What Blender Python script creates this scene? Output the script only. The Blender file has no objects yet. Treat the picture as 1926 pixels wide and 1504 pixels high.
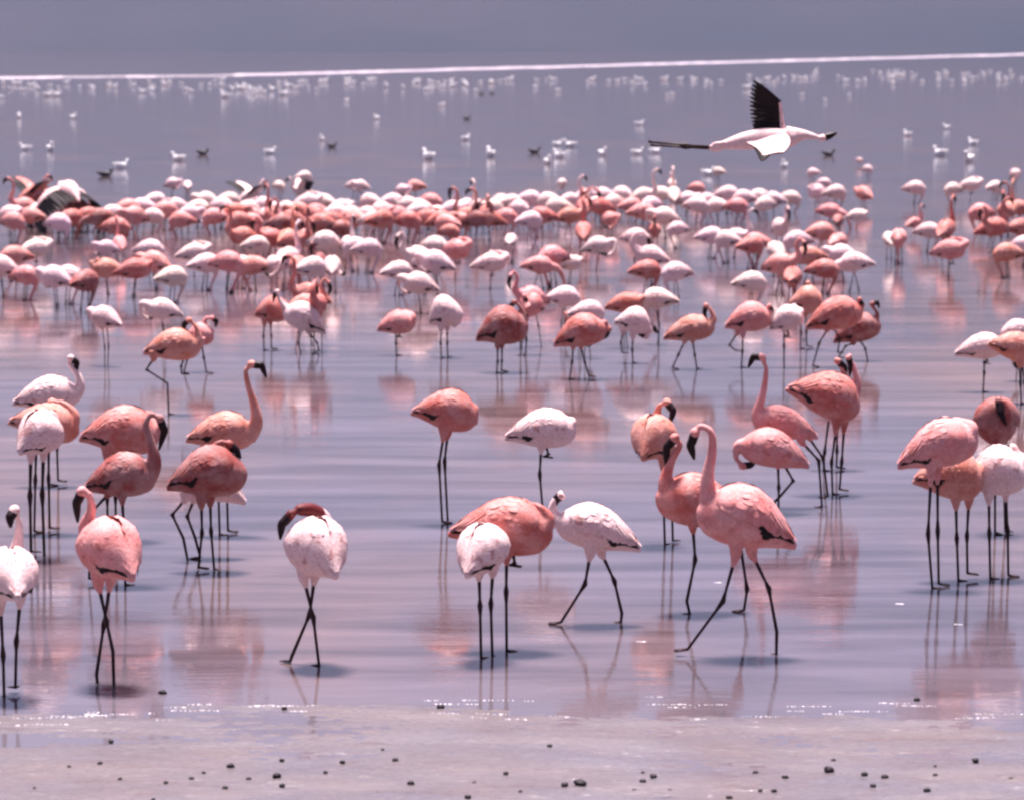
import bpy, bmesh, math, random
from mathutils import Vector, Matrix, noise
random.seed(7)
SC = bpy.context.scene
COL = SC.collection
R = math.radians

# ------------------------------------------------------------------ camera, light, exposure
F = 6000.0            # focal length in pixels of the 1926 px wide photograph
CX, CY, HOR = 963.0, 752.0, 92.0
CAMH = 3.4
PITCH = math.atan((CY-HOR)/F)
cam = bpy.data.objects.new('camera', bpy.data.cameras.new('camera'))
COL.objects.link(cam)
cam.location = (0, 0, CAMH)
cam.rotation_euler = (math.pi/2-PITCH, 0, 0)
cam.data.sensor_width = 36.0
cam.data.lens = 36.0*F/1926.0
cam.data.clip_start = 0.5
cam.data.clip_end = 20000
cam.data.dof.use_dof = True
cam.data.dof.focus_distance = 19.5
cam.data.dof.aperture_fstop = 4.0
SC.camera = cam

SUN_EL, SUN_AZ = R(78), R(-8)     # azimuth clockwise from +Y: the sun stands high over the far side of the lake
world = bpy.data.worlds.new('World'); SC.world = world
world.use_nodes = True
nt = world.node_tree
bg = nt.nodes['Background']
sky = nt.nodes.new('ShaderNodeTexSky')
sky.sky_type = 'NISHITA'
sky.sun_disc = False
sky.sun_elevation = SUN_EL
sky.sun_rotation = SUN_AZ
sky.air_density = 1.0
sky.dust_density = 4.0
sky.ozone_density = 1.0
tint = nt.nodes.new('ShaderNodeMix'); tint.data_type = 'RGBA'; tint.blend_type = 'MULTIPLY'
tint.inputs['Factor'].default_value = 1.0
tint.inputs['B'].default_value = (0.92, 0.76, 0.90, 1)
nt.links.new(sky.outputs[0], tint.inputs['A'])
nt.links.new(tint.outputs['Result'], bg.inputs[0])
bg.inputs[1].default_value = 0.050

sd = bpy.data.lights.new('sun', 'SUN'); sd.energy = 5.0; sd.angle = R(11); sd.color = (1.0, 0.90, 0.90)
sun = bpy.data.objects.new('sun', sd); COL.objects.link(sun)
sdir = Vector((math.sin(SUN_AZ)*math.cos(SUN_EL), math.cos(SUN_AZ)*math.cos(SUN_EL), math.sin(SUN_EL)))
sun.rotation_euler = sdir.to_track_quat('Z', 'Y').to_euler()
sun.location = (0, 0, 50)

SC.view_settings.view_transform = 'Standard'
SC.view_settings.look = 'None'
SC.view_settings.exposure = 1.45
SC.view_settings.gamma = 1.0
SC.view_settings.use_curve_mapping = False
SC.render.engine = 'CYCLES'
SC.cycles.filter_width = 2.6

# ------------------------------------------------------------------ projection helpers
FW = Vector((0, math.cos(PITCH), -math.sin(PITCH)))
UP = Vector((0, math.sin(PITCH), math.cos(PITCH)))
def ray(px, py):
    return FW + Vector((1, 0, 0))*((px-CX)/F) - UP*((py-CY)/F)
def ground(px, py, z=0.0):
    d = ray(px, py); t = (z-CAMH)/d.z
    return Vector((0, 0, CAMH)) + d*t
def at_depth(px, py, Y):
    d = ray(px, py); return Vector((0, 0, CAMH)) + d*(Y/d.y)

# ------------------------------------------------------------------ object helpers
def tag(o, label=None, cat=None, group=None, kind=None):
    if label: o['label'] = label
    if cat: o['category'] = cat
    if group: o['group'] = group
    if kind: o['kind'] = kind
    return o
def mesh_obj(name, verts, faces, mats, parent=None, smooth=True, midx=None):
    me = bpy.data.meshes.new(name)
    me.from_pydata([tuple(v) for v in verts], [], faces)
    for m in mats: me.materials.append(m)
    if midx: me.polygons.foreach_set('material_index', midx)
    me.polygons.foreach_set('use_smooth', [smooth]*len(me.polygons))
    me.update()
    o = bpy.data.objects.new(name, me); COL.objects.link(o)
    if parent: o.parent = parent
    return o

# ------------------------------------------------------------------ materials
def new_mat(name):
    m = bpy.data.materials.new(name); m.use_nodes = True
    return m, m.node_tree, m.node_tree.nodes['Principled BSDF']
def N(t, kind, **kw):
    n = t.nodes.new(kind)
    for k, v in kw.items():
        if k in n.inputs: n.inputs[k].default_value = v
        else: setattr(n, k, v)
    return n
def mixrgb(t, fac, a, b, mode='MIX'):
    n = t.nodes.new('ShaderNodeMix'); n.data_type = 'RGBA'; n.blend_type = mode
    for key, v in (('Factor', fac), ('A', a), ('B', b)):
        if isinstance(v, bpy.types.NodeSocket): t.links.new(v, n.inputs[key])
        else: n.inputs[key].default_value = v if key == 'Factor' else (*v, 1)
    return n.outputs['Result']
def ramp(t, src, p0, p1, c0=0.0, c1=1.0):
    n = t.nodes.new('ShaderNodeMapRange'); n.clamp = True
    n.inputs['From Min'].default_value = p0; n.inputs['From Max'].default_value = p1
    n.inputs['To Min'].default_value = c0; n.inputs['To Max'].default_value = c1
    t.links.new(src, n.inputs['Value']); return n.outputs[0]
def coords(t, out='Object', scale=(1, 1, 1)):
    c = t.nodes.new('ShaderNodeTexCoord'); m = t.nodes.new('ShaderNodeMapping')
    m.inputs['Scale'].default_value = scale
    t.links.new(c.outputs[out], m.inputs['Vector']); return m.outputs[0]
def noise_tex(t, vec, scale, detail=4, rough=0.5, dist=0.0):
    n = N(t, 'ShaderNodeTexNoise', Scale=scale, Detail=detail, Roughness=rough, Distortion=dist)
    t.links.new(vec, n.inputs['Vector']); return n.outputs['Fac']

def plumage(name, crimson):
    m, t, b = new_mat(name)
    info = t.nodes.new('ShaderNodeObjectInfo')
    v = coords(t, 'Object', (1, 1, 1))
    addv = t.nodes.new('ShaderNodeVectorMath'); addv.operation = 'ADD'
    t.links.new(v, addv.inputs[0]); t.links.new(info.outputs['Location'], addv.inputs[1])
    v = addv.outputs[0]
    pale = mixrgb(t, 0.20, info.outputs['Color'], (0.88, 0.74, 0.73))
    n1 = ramp(t, noise_tex(t, v, 9.0, 3), 0.36, 0.62)
    c = mixrgb(t, n1, info.outputs['Color'], pale)
    # flecks of deep rose covert feathers
    n2 = ramp(t, noise_tex(t, v, 16.0, 2, 0.5, 0.6), 0.60, 0.68, 0.0, crimson)
    c = mixrgb(t, n2, c, (0.36, 0.075, 0.06))
    n3 = ramp(t, noise_tex(t, v, 70.0, 2), 0.35, 0.7, 0.82, 1.06)
    c = mixrgb(t, 1.0, c, n3, 'MULTIPLY')
    t.links.new(c, b.inputs['Base Color'])
    b.inputs['Roughness'].default_value = 0.62
    b.inputs['Specular IOR Level'].default_value = 0.3
    bp = N(t, 'ShaderNodeBump', Strength=0.5, Distance=0.006)
    t.links.new(noise_tex(t, v, 60.0, 3, 0.6), bp.inputs['Height'])
    t.links.new(bp.outputs[0], b.inputs['Normal'])
    return m
M_body = plumage('pink plumage', 0.25)
M_wing = plumage('pink wing coverts', 0.55)
def simple(name, col, rough=0.5, var=0.3, scale=20, spec=0.5):
    m, t, b = new_mat(name)
    v = coords(t)
    n = ramp(t, noise_tex(t, v, scale, 4), 0.3, 0.7, 1-var, 1+var)
    c = mixrgb(t, 1.0, col, n, 'MULTIPLY')
    t.links.new(c, b.inputs['Base Color']); b.inputs['Roughness'].default_value = rough
    b.inputs['Specular IOR Level'].default_value = spec
    return m
M_leg = simple('dark red leg skin', (0.022, 0.006, 0.007), 0.5, 0.4, 30, 0.25)
M_bill = simple('black maroon bill', (0.010, 0.003, 0.004), 0.45, 0.4, 40, 0.2)
M_black = simple('black flight feathers', (0.009, 0.005, 0.006), 0.6, 0.4, 60, 0.2)
M_dark_neck = simple('dark maroon neck and head', (0.10, 0.012, 0.014), 0.6, 0.4, 30, 0.25)
M_gull = simple('white gull plumage', (0.86, 0.84, 0.84), 0.7, 0.06, 10)
M_grey = simple('dark duck plumage', (0.035, 0.03, 0.04), 0.6, 0.3, 10)
M_pebble = simple('black pebble', (0.010, 0.007, 0.009), 0.6, 0.5, 40, 0.2)
M_foam_glints = simple('white foam', (0.50, 0.46, 0.49), 0.35, 0.1, 60)
M_eye = simple('orange eye', (0.30, 0.05, 0.02), 0.2, 0.1, 10)

# water
M_water, t, b = new_mat('lake water')
g = t.nodes.new('ShaderNodeNewGeometry')
def gmap(scale):
    m = t.nodes.new('ShaderNodeMapping'); m.inputs['Scale'].default_value = scale
    t.links.new(g.outputs['Position'], m.inputs['Vector']); return m.outputs[0]
tan_patch = ramp(t, noise_tex(t, gmap((0.28, 0.10, 1)), 1.0, 4, 0.55, 0.4), 0.45, 0.70)  # random tan patches mixed into the water colour
c = mixrgb(t, tan_patch, (0.074, 0.061, 0.077), (0.120, 0.074, 0.064))
streak = ramp(t, noise_tex(t, gmap((0.32, 1.9, 1)), 1.0, 5, 0.62, 0.4), 0.38, 0.70, 0.7, 1.6)
c = mixrgb(t, 1.0, c, streak, 'MULTIPLY')
sx = t.nodes.new('ShaderNodeSeparateXYZ'); t.links.new(g.outputs['Position'], sx.inputs[0])
ad = N(t, 'ShaderNodeMath', operation='MULTIPLY_ADD'); t.links.new(noise_tex(t, gmap((0.7, 2.0, 1)), 1.0, 4), ad.inputs[0]); ad.inputs[1].default_value = 2.4; t.links.new(sx.outputs[1], ad.inputs[2])
c = mixrgb(t, ramp(t, ad.outputs[0], 16.9, 18.5, 0.9, 0.0), c, (0.108, 0.094, 0.112))  # the bed shows through the shallowest water
t.links.new(c, b.inputs['Base Color'])
b.inputs['IOR'].default_value = 1.45
rr = ramp(t, noise_tex(t, gmap((0.25, 0.5, 1)), 1.0, 3), 0.35, 0.7, 0.02, 0.09)
t.links.new(rr, b.inputs['Roughness'])
b1 = N(t, 'ShaderNodeBump', Strength=1.0, Distance=0.0022)
t.links.new(noise_tex(t, gmap((1.1, 6.5, 1)), 1.0, 4, 0.55, 0.5), b1.inputs['Height'])
b2 = N(t, 'ShaderNodeBump', Strength=1.0, Distance=0.0014)
t.links.new(noise_tex(t, gmap((4, 20, 1)), 1.0, 3, 0.6, 0.3), b2.inputs['Height'])
t.links.new(ramp(t, noise_tex(t, gmap((0.22, 1.1, 1)), 1.0, 3, 0.5, 0.5), 0.42, 0.62, 0.25, 1.0), b1.inputs['Strength'])
t.links.new(ramp(t, noise_tex(t, gmap((0.35, 1.7, 1)), 1.0, 3, 0.5, 0.5), 0.40, 0.60, 0.1, 1.0), b2.inputs['Strength'])
t.links.new(b1.outputs[0], b2.inputs['Normal']); t.links.new(b2.outputs[0], b.inputs['Normal'])

# mud
M_mud, t, b = new_mat('wet mud')
g = t.nodes.new('ShaderNodeNewGeometry')
pn = ramp(t, noise_tex(t, gmap((0.8, 1.8, 1)), 1.0, 5, 0.6, 0.3), 0.35, 0.68)
c = mixrgb(t, pn, (0.120, 0.108, 0.125), (0.145, 0.117, 0.114))
pn2 = ramp(t, noise_tex(t, gmap((1.6, 11, 1)), 1.0, 6, 0.65, 0.8), 0.56, 0.70, 0, 0.75)
c = mixrgb(t, pn2, c, (0.10, 0.068, 0.066))
pn3 = ramp(t, noise_tex(t, gmap((26, 40, 1)), 1.0, 3, 0.6), 0.3, 0.7, 0.86, 1.1)
c = mixrgb(t, 1.0, c, pn3, 'MULTIPLY')
t.links.new(c, b.inputs['Base Color'])
t.links.new(ramp(t, noise_tex(t, gmap((1.2, 3.0, 1)), 1.0, 4), 0.35, 0.65, 0.10, 0.34), b.inputs['Roughness'])
bp = N(t, 'ShaderNodeBump', Strength=0.7, Distance=0.01)
t.links.new(noise_tex(t, gmap((14, 30, 1)), 1.0, 5, 0.65), bp.inputs['Height']); t.links.new(bp.outputs[0], b.inputs['Normal'])

# far salt flat and hills
M_salt = simple('white salt crust', (0.44, 0.38, 0.43), 0.6, 0.08, 0.02)
M_hill, t, b = new_mat('haze-blue hillside scrub')
g = t.nodes.new('ShaderNodeNewGeometry')
n1 = ramp(t, noise_tex(t, gmap((0.003, 0.003, 0.012)), 1.0, 5, 0.55), 0.35, 0.65)
c = mixrgb(t, n1, (0.016, 0.021, 0.032), (0.028, 0.027, 0.038))  # distance haze is put into the hill colour as a blue cast
t.links.new(c, b.inputs['Base Color']); b.inputs['Roughness'].default_value = 0.95

# ------------------------------------------------------------------ setting
def grid(name, xs, ys, zf, mat):
    v = [(x, y, zf(x, y)) for y in ys for x in xs]
    nx = len(xs); f = []
    for j in range(len(ys)-1):
        for i in range(nx-1):
            a = j*nx+i; f.append((a, a+1, a+nx+1, a+nx))
    return mesh_obj(name, v, f, [mat])
def frange(a, b, n): return [a+(b-a)*i/(n-1) for i in range(n)]

xs = [-9000, -2000, -300, -60] + [v for v in (-150, -30, -12)][1:] + frange(-3.2, 3.2, 330) + [12, 30, 60, 300, 2000, 9000]
xs = sorted(set(xs))
ys = [-400, -60, -10, 4, 10] + frange(13.6, 17.2, 260) + [18.5, 20, 26, 60, 300, 2000, 9000]
def mudz(x, y):
    base = 0.0075*(16.1-y) if y < 16.1 else -0.03*(y-16.1)
    base = max(base, -0.6)
    if y < 4: base = 0.21
    if 13 < y < 18 and abs(x) < 5:
        base += 0.011*noise.noise(Vector((x*0.8, y*2.6, 1.3)))*1.4 + 0.006*noise.noise(Vector((x*4.5, y*9, 4.3))) + 0.006*noise.noise(Vector((x*13, y*20, 8.3))) + 0.003*noise.noise(Vector((x*31, y*43, 2.3)))
    return base
tag(grid('ground', xs, ys, mudz, M_mud), kind='structure')
wy = [11.5, 20, 60, 200, 800, 2500, 9000]
tag(grid('lake_water', [-9000, -500, -50, 0, 50, 500, 9000], wy, lambda x, y: 0.0, M_water), kind='structure')

# far salt flat: a thin bright bank running obliquely away to the right
def bank(name, pts, label):
    v = []; f = []
    n = len(pts)
    for (px, y0, y1) in pts:
        a = ground(px, y0, 0.0); c_ = ground(px, y1, 0.0)
        mid = (a+c_)/2; h = 0.05
        v += [a-Vector((0, 0, .05)), a.lerp(c_, .2)+Vector((0, 0, h)), a.lerp(c_, .8)+Vector((0, 0, h)), c_-Vector((0, 0, .05))]
    for i in range(n-1):
        for k in range(3):
            a = i*4+k; f.append((a, a+1, a+5, a+4))
    return tag(mesh_obj(name, v, f, [M_salt]), label=label, kind='structure')
random.seed(3)
def bpts(x0, x1, step, yc, th):
    out = []; x = x0
    while x <= x1:
        e = min(1.0, (x-x0)/60.0, (x1-x)/60.0) if x1 < 1900 else min(1.0, (x-x0)/60.0)
        w = th*(0.12+0.88*max(0, e))*(0.75+0.5*noise.noise(Vector((x*0.02, 0, 5))))
        y = yc(x)+1.0*noise.noise(Vector((x*0.01, 3, 0)))
        out.append((x, y+w/2, max(y-w/2, HOR+3.5))); x += step
    return out
line = lambda x: 145-6*(x-0)/480 if x < 480 else 139-38*(x-480)/1500.0
def bank_pts():
    out = []; x = -200.0
    while x < 2400:
        k = 1.0
        if 120 < x < 235 or 290 < x < 440: k = 0.16
        w = 3.4*k*(0.75+1.0*abs(noise.noise(Vector((x*0.03, 0, 5)))))+0.7*noise.noise(Vector((x*0.11, 0, 2)))
        y = (147-5*max(x, 0)/440 if x < 440 else 142-39.5*(x-440)/1486.0)+1.2*noise.noise(Vector((x*0.012, 3, 0)))
        y = max(y, 102.3)
        out.append((x, y+w/2, max(y-w/2, HOR+3.5))); x += 7
    return out
bank('salt_bank', bank_pts(), None)

# hills behind the lake
def hill_ridge(name, y0, depth, height, seed, zoff=-4):
    hx = frange(-3500, 3500, 90); hy = frange(0, depth, 12)
    def z(x, yy):
        k = (yy-y0)/depth
        prof = math.sin(min(1, k*1.15)*math.pi/2)
        return zoff + prof*(height*(0.85+0.35*noise.noise(Vector((x*0.0006, seed, 0))))) + prof*height*0.12*noise.noise(Vector((x*0.004, yy*0.004, seed)))
    o = grid(name, hx, [y0+v for v in hy], z, M_hill)
    return tag(o, kind='structure')
hill_ridge('hills', 3300, 900, 400, 1.0)

# ------------------------------------------------------------------ bird building
def catmull(pts, n):
    P = [pts[0]]+list(pts)+[pts[-1]]
    out = []
    m = len(pts)-1
    for k in range(n):
        s = k/(n-1)*m; i = min(int(s), m-1); u = s-i
        p0, p1, p2, p3 = P[i], P[i+1], P[i+2], P[i+3]
        out.append(tuple(0.5*((2*b_)+(c_-a_)*u+(2*a_-5*b_+4*c_-d_)*u*u+(3*b_-a_-3*c_+d_)*u**3) for a_, b_, c_, d_ in zip(p0, p1, p2, p3)))
    return out
def tube(pts, seg=8, n=None, flat=1.0, cap=True):
    """pts: (Vector, r) -> verts, faces; smooth swept tube"""
    raw = [(p.x, p.y, p.z, r) for p, r in pts]
    if n: raw = catmull(raw, n)
    V = []; Fc = []
    prev = None
    P = [Vector(q[:3]) for q in raw]
    side = Vector((0, 1, 0))
    for i, q in enumerate(raw):
        a = P[max(0, i-1)]; b_ = P[min(len(P)-1, i+1)]
        t_ = (b_-a)
        if t_.length < 1e-9: t_ = Vector((0, 0, 1))
        t_.normalize()
        if prev is None:
            ref = Vector((0, 1, 0)) if abs(t_.y) < 0.8 else Vector((1, 0, 0))
            side = (ref - t_*ref.dot(t_)).normalized()
        else:
            side = (side - t_*side.dot(t_))
            side.normalize()
        prev = t_
        u = t_.cross(side)
        r = max(q[3], 0.0006)
        for k in range(seg):
            an = 2*math.pi*k/seg
            V.append(P[i]+side*(math.cos(an)*r*flat)+u*(math.sin(an)*r))
    for i in range(len(raw)-1):
        for k in range(seg):
            a = i*seg+k; b2_ = i*seg+(k+1) % seg
            Fc.append((a, b2_, b2_+seg, a+seg))
    if cap:
        Fc.append(tuple(range(seg))[::-1])
        Fc.append(tuple((len(raw)-1)*seg+k for k in range(seg)))
    return V, Fc
PROF = [(0, .10), (.10, .26), (.22, .50), (.38, .82), (.55, 1.0), (.72, 1.0), (.86, .80), (.95, .50), (1.0, .12)]
def prof(u):
    for (a, ra), (b_, rb) in zip(PROF, PROF[1:]):
        if u <= b_: return ra+(rb-ra)*max(0, (u-a))/(b_-a)
    return PROF[-1][1]
class Torso:
    def __init__(s, tail, chest, rad, wide):
        s.a = tail; s.b = chest; s.r = rad; s.w = wide
        s.t = (chest-tail); s.L = s.t.length; s.t.normalize()
        z = Vector((0, 0, 1)); s.up = (z-s.t*z.dot(s.t)).normalized(); s.side = s.t.cross(s.up)*-1
    def axis(s, u):
        return s.a.lerp(s.b, u)+s.up*(s.r*0.28*math.sin(math.pi*min(max(u, 0), 1))-s.r*0.10)
    def pt(s, u, th, k=1.0, extra=0.0):
        r = s.r*prof(min(max(u, 0), 1))
        return s.axis(u)+s.up*(math.cos(th)*(r*k+extra))+s.side*(math.sin(th)*(r*s.w*k+extra))
def remesh(V, Fc, vox):
    me = bpy.data.meshes.new('tmp'); me.from_pydata([tuple(v) for v in V], [], Fc); me.update()
    o = bpy.data.objects.new('tmp', me); COL.objects.link(o)
    md = o.modifiers.new('r', 'REMESH'); md.mode = 'VOXEL'; md.voxel_size = vox
    ms = o.modifiers.new('s', 'SMOOTH'); ms.factor = 0.6; ms.iterations = 5
    dg = bpy.context.evaluated_depsgraph_get()
    ev = o.evaluated_get(dg); m2 = ev.to_mesh()
    V2 = [v.co.copy() for v in m2.vertices]; F2 = [tuple(p.vertices) for p in m2.polygons]
    ev.to_mesh_clear()
    bpy.data.objects.remove(o); bpy.data.meshes.remove(me)
    return V2, F2

def build_wing(T, sgn, root, color, droop=0.0, black=True, lift=0.0, coverts=True):
    nu, nv = 18, 9
    V = []; Fc = []
    for i in range(nu):
        u = 0.06+0.82*i/(nu-1)
        span0 = R(8); 
        k = min(1, (u-0.02)/0.35)*min(1.0, (1.02-u)/0.22)
        span1 = R(8)+R(92+droop)*max(0.06, k)**0.75
        for j in range(nv):
            f = j/(nv-1); th = (span0+(span1-span0)*f)*sgn
            sc = 0.006*abs(math.sin((u*11+f*2.0)*math.pi)) + 0.005*noise.noise(Vector((u*9, f*6, sgn*3.1+T.L*7)))
            edge = 0.006 if j == nv-1 or i in (0, nu-1) else 0.0
            V.append(T.pt(u, th, 1.04, 0.006+sc+lift*math.sin(f*math.pi)-edge*1.6))
    for i in range(nu-1):
        for j in range(nv-1):
            a = i*nv+j; Fc.append((a, a+1, a+nv+1, a+nv))
    # pale rear feathers reaching over the tail
    def blade(p0, p1, wid, out, bend=0.0):
        n0 = len(V); d = p1-p0; up = out.normalized(); sd = d.cross(up).normalized()
        for i in range(6):
            s = i/5; c_ = p0.lerp(p1, s)+up*(bend*math.sin(s*math.pi))
            w = wid*(0.35+0.65*math.sin(min(1, s*1.5+0.15)*math.pi*0.5))*(1 if s < 0.75 else (1-s)/0.25*0.85+0.15)
            V.extend([c_-sd*w-up*.0015, c_+up*0.002, c_+sd*w-up*.0015])
        for i in range(5):
            a = n0+i*3; Fc.append((a, a+3, a+4, a+1)); Fc.append((a+1, a+4, a+5, a+2))
        n1 = len(V)
        for i in range(6):
            V.extend([V[n0+i*3]-up*.001, V[n0+i*3+2]-up*.001])
        for i in range(5):
            a = n1+i*2; Fc.append((a, a+1, a+3, a+2))
    for q in range(6):
        th = R(14+q*13)*sgn
        blade(T.pt(0.42-0.02*q, th, 1.04, 0.010), T.pt(0.02+0.035*q, th*0.85, 1.10, 0.009), 0.034*T.L/0.5, T.pt(.3, th, 2)-T.axis(.3), 0.004)
    if coverts:
        rng = random.Random(int(T.L*1e4)+int(sgn))
        for a_ in range(6):
            for q in range(9):
                f = (a_+0.5)/6; u1 = 0.80-0.072*q+0.03*(a_ % 2)
                k = min(1, (u1-0.02)/0.35)*min(1.0, (1.02-u1)/0.22)
                th = (R(8)+(R(8)+R(92+droop)*max(0.06, k)**0.75-R(8))*f)*sgn+R(rng.uniform(-3, 3))
                blade(T.pt(u1, th, 1.04, 0.004), T.pt(u1-0.15, th*1.03, 1.04, 0.006+rng.uniform(0, .005)), 0.025*T.L/0.5*rng.uniform(.8, 1.2), T.pt(.5, th, 2)-T.axis(.5), 0.003)
    solid_V = V
    o = mesh_obj('wing', solid_V, Fc, [M_wing], root); o.color = color
    if black:
        V = []; Fc = []
        for q in range(5):
            th = R(84+q*9+droop*0.6)*sgn
            blade(T.pt(0.48-0.03*q, th, 1.0, 0.004), T.pt(0.04+0.06*q, th*0.92, 1.12, 0.004), 0.017*T.L/0.5, T.pt(.3, th, 2)-T.axis(.3), 0.004)
        fo = mesh_obj('flight_feathers', V, Fc, [M_black], o)
    return o

def build_bird(name, origin, tail, chest, rad, neck, bill, legs, color, wide=0.82, vox=0.009, wings=True,
               nr=(0.046, 0.0175), black=True, leg_r=0.0105, droop=0.0, sc=1.0, spread=None, eye=True, hood=False):
    """All points are local (relative to origin). neck: Vectors from inside the chest to the head centre. bill: Vectors (2)."""
    root = bpy.data.objects.new(name, None); COL.objects.link(root); root.location = origin
    root.empty_display_size = 0.1
    T = Torso(tail, chest, rad, wide)
    ang = 14; V = []; Fc = []
    us = [0, .04, .10, .18, .28, .38, .48, .58, .68, .78, .86, .92, .965, 1.0]
    for u in us:
        for k in range(ang): V.append(T.pt(u, 2*math.pi*k/ang))
    for i in range(len(us)-1):
        for k in range(ang):
            a = i*ang+k; b_ = i*ang+(k+1) % ang; Fc.append((a, b_, b_+ang, a+ang))
    Fc.append(tuple(range(ang))); Fc.append(tuple((len(us)-1)*ang+k for k in range(ang))[::-1])
    # neck and head
    m = len(neck); pts = []
    for i, p in enumerate(neck):
        s = i/(m-1)
        r = nr[0]*sc*(1-s)**2.6*1.3+nr[1]*sc
        if i == m-1: r = 0.031*sc
        pts.append((p, r))
    hd = neck[-1]; bd = (bill[0]-hd); bl = bd.length; bd.normalize()
    if m >= 2: pts.insert(m-1, (neck[-2].lerp(hd, 0.55), 0.0175*sc))
    pts.append((hd+bd*0.030*sc, 0.024*sc)); pts.append((hd+bd*0.042*sc, 0.006*sc))
    v2, f2 = tube(pts, 8, 34)
    o0 = len(V); V += v2; Fc += [tuple(i+o0 for i in f) for f in f2]
    # feathered thighs
    for lg in legs:
        h = lg[0]; k = lg[1]
        top = h+Vector((0, 0, rad*0.55))
        v2, f2 = tube([(top, 0.050*sc), (h, 0.034*sc), (h.lerp(k, 0.22), 0.017*sc), (h.lerp(k, 0.34), 0.008*sc)], 8, 8)
        o0 = len(V); V += v2; Fc += [tuple(i+o0 for i in f) for f in f2]
    V, Fc = remesh(V, Fc, vox)
    mi = [0]*len(Fc)
    if hood:  # neck and head faces take the dark maroon material
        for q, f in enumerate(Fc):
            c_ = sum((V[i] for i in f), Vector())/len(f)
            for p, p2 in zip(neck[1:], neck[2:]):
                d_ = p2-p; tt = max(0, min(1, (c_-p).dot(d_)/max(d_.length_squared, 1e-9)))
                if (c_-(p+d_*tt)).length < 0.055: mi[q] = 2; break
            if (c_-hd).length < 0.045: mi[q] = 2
    for lg in legs:
        pl = []
        n = len(lg)
        for i, p in enumerate(lg):
            pl.append((p, (1.15 if i == 0 else 1.0 if i < n-1 else 0.8)*leg_r))
            if i == 0: pl.append((p.lerp(lg[1], 0.8), 0.78*leg_r))
            elif i == 1 and n > 2:
                pl[-1] = (p, 1.55*leg_r); pl.append((p.lerp(lg[2], 0.2), 0.8*leg_r))
        v2, f2 = tube(pl, 7)
        # three webbed toes
        ft = lg[-1]; fwd = (T.t-Vector((0, 0, T.t.z))).normalized(); sdv = Vector((-fwd.y, fwd.x, 0))
        for a_ in (-0.45, 0, 0.45):
            q = fwd*math.cos(a_)+sdv*math.sin(a_)
            v3, f3 = tube([(ft+Vector((0, 0, .004)), .009*sc), (ft+q*.045*sc+Vector((0, 0, -.001)), .006*sc), (ft+q*.075*sc+Vector((0, 0, -.005)), .003*sc)], 5)
            k0 = len(v2); v2 += v3; f2 += [tuple(i+k0 for i in f) for f in f3]
        k0 = len(v2); q1 = ft+(fwd*.9+sdv*.42)*.068*sc; q2 = ft+(fwd*.9-sdv*.42)*.068*sc
        v2 += [ft+Vector((0, 0, .004)), q1, q2, ft-Vector((0, 0, .002)), q1-Vector((0, 0, .004)), q2-Vector((0, 0, .004))]
        f2 += [(k0, k0+1, k0+2), (k0+3, k0+5, k0+4), (k0+1, k0+4, k0+5, k0+2)]
        o0 = len(V); V += v2; Fc += [tuple(i+o0 for i in f) for f in f2]; mi += [1]*len(f2)
    body = mesh_obj('body', V, Fc, [M_body, M_leg, M_dark_neck] if hood else [M_body, M_leg], root, True, mi); body.color = color
    # bill: deep, bent in the middle
    b0 = hd+bd*0.026*sc; b1 = bill[0]; b2 = bill[1]
    v2, f2 = tube([(hd+bd*0.004*sc, 0.0260*sc), (b0, 0.0275*sc), (b0.lerp(b1, .6), 0.0265*sc), (b1, 0.0250*sc), (b1.lerp(b2, .5), 0.0185*sc), (b2, 0.006*sc)], 9, 14, 0.8)
    mesh_obj('bill', v2, f2, [M_bill], root)
    if eye:
        sd_ = bd.cross(Vector((0, 0, 1)))
        if sd_.length < .2: sd_ = Vector((0, 1, 0))
        sd_.normalize()
        for sg in (1, -1):
            c_ = hd+bd*0.006*sc+sd_*(sg*0.0265*sc)
            v2, f2 = tube([(c_-sd_*.003, .003), (c_, .0055), (c_+sd_*sg*.004, .003)], 6)
            mesh_obj('eye', v2, f2, [M_eye], root)
    if wings:
        if spread is None:
            for sg in (1, -1): build_wing(T, sg, root, color, droop, black)
        else:
            for sg in (1, -1): spread_wing(T, sg, root, color, spread)
    root['_t'] = 0; del root['_t']
    return root

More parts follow.
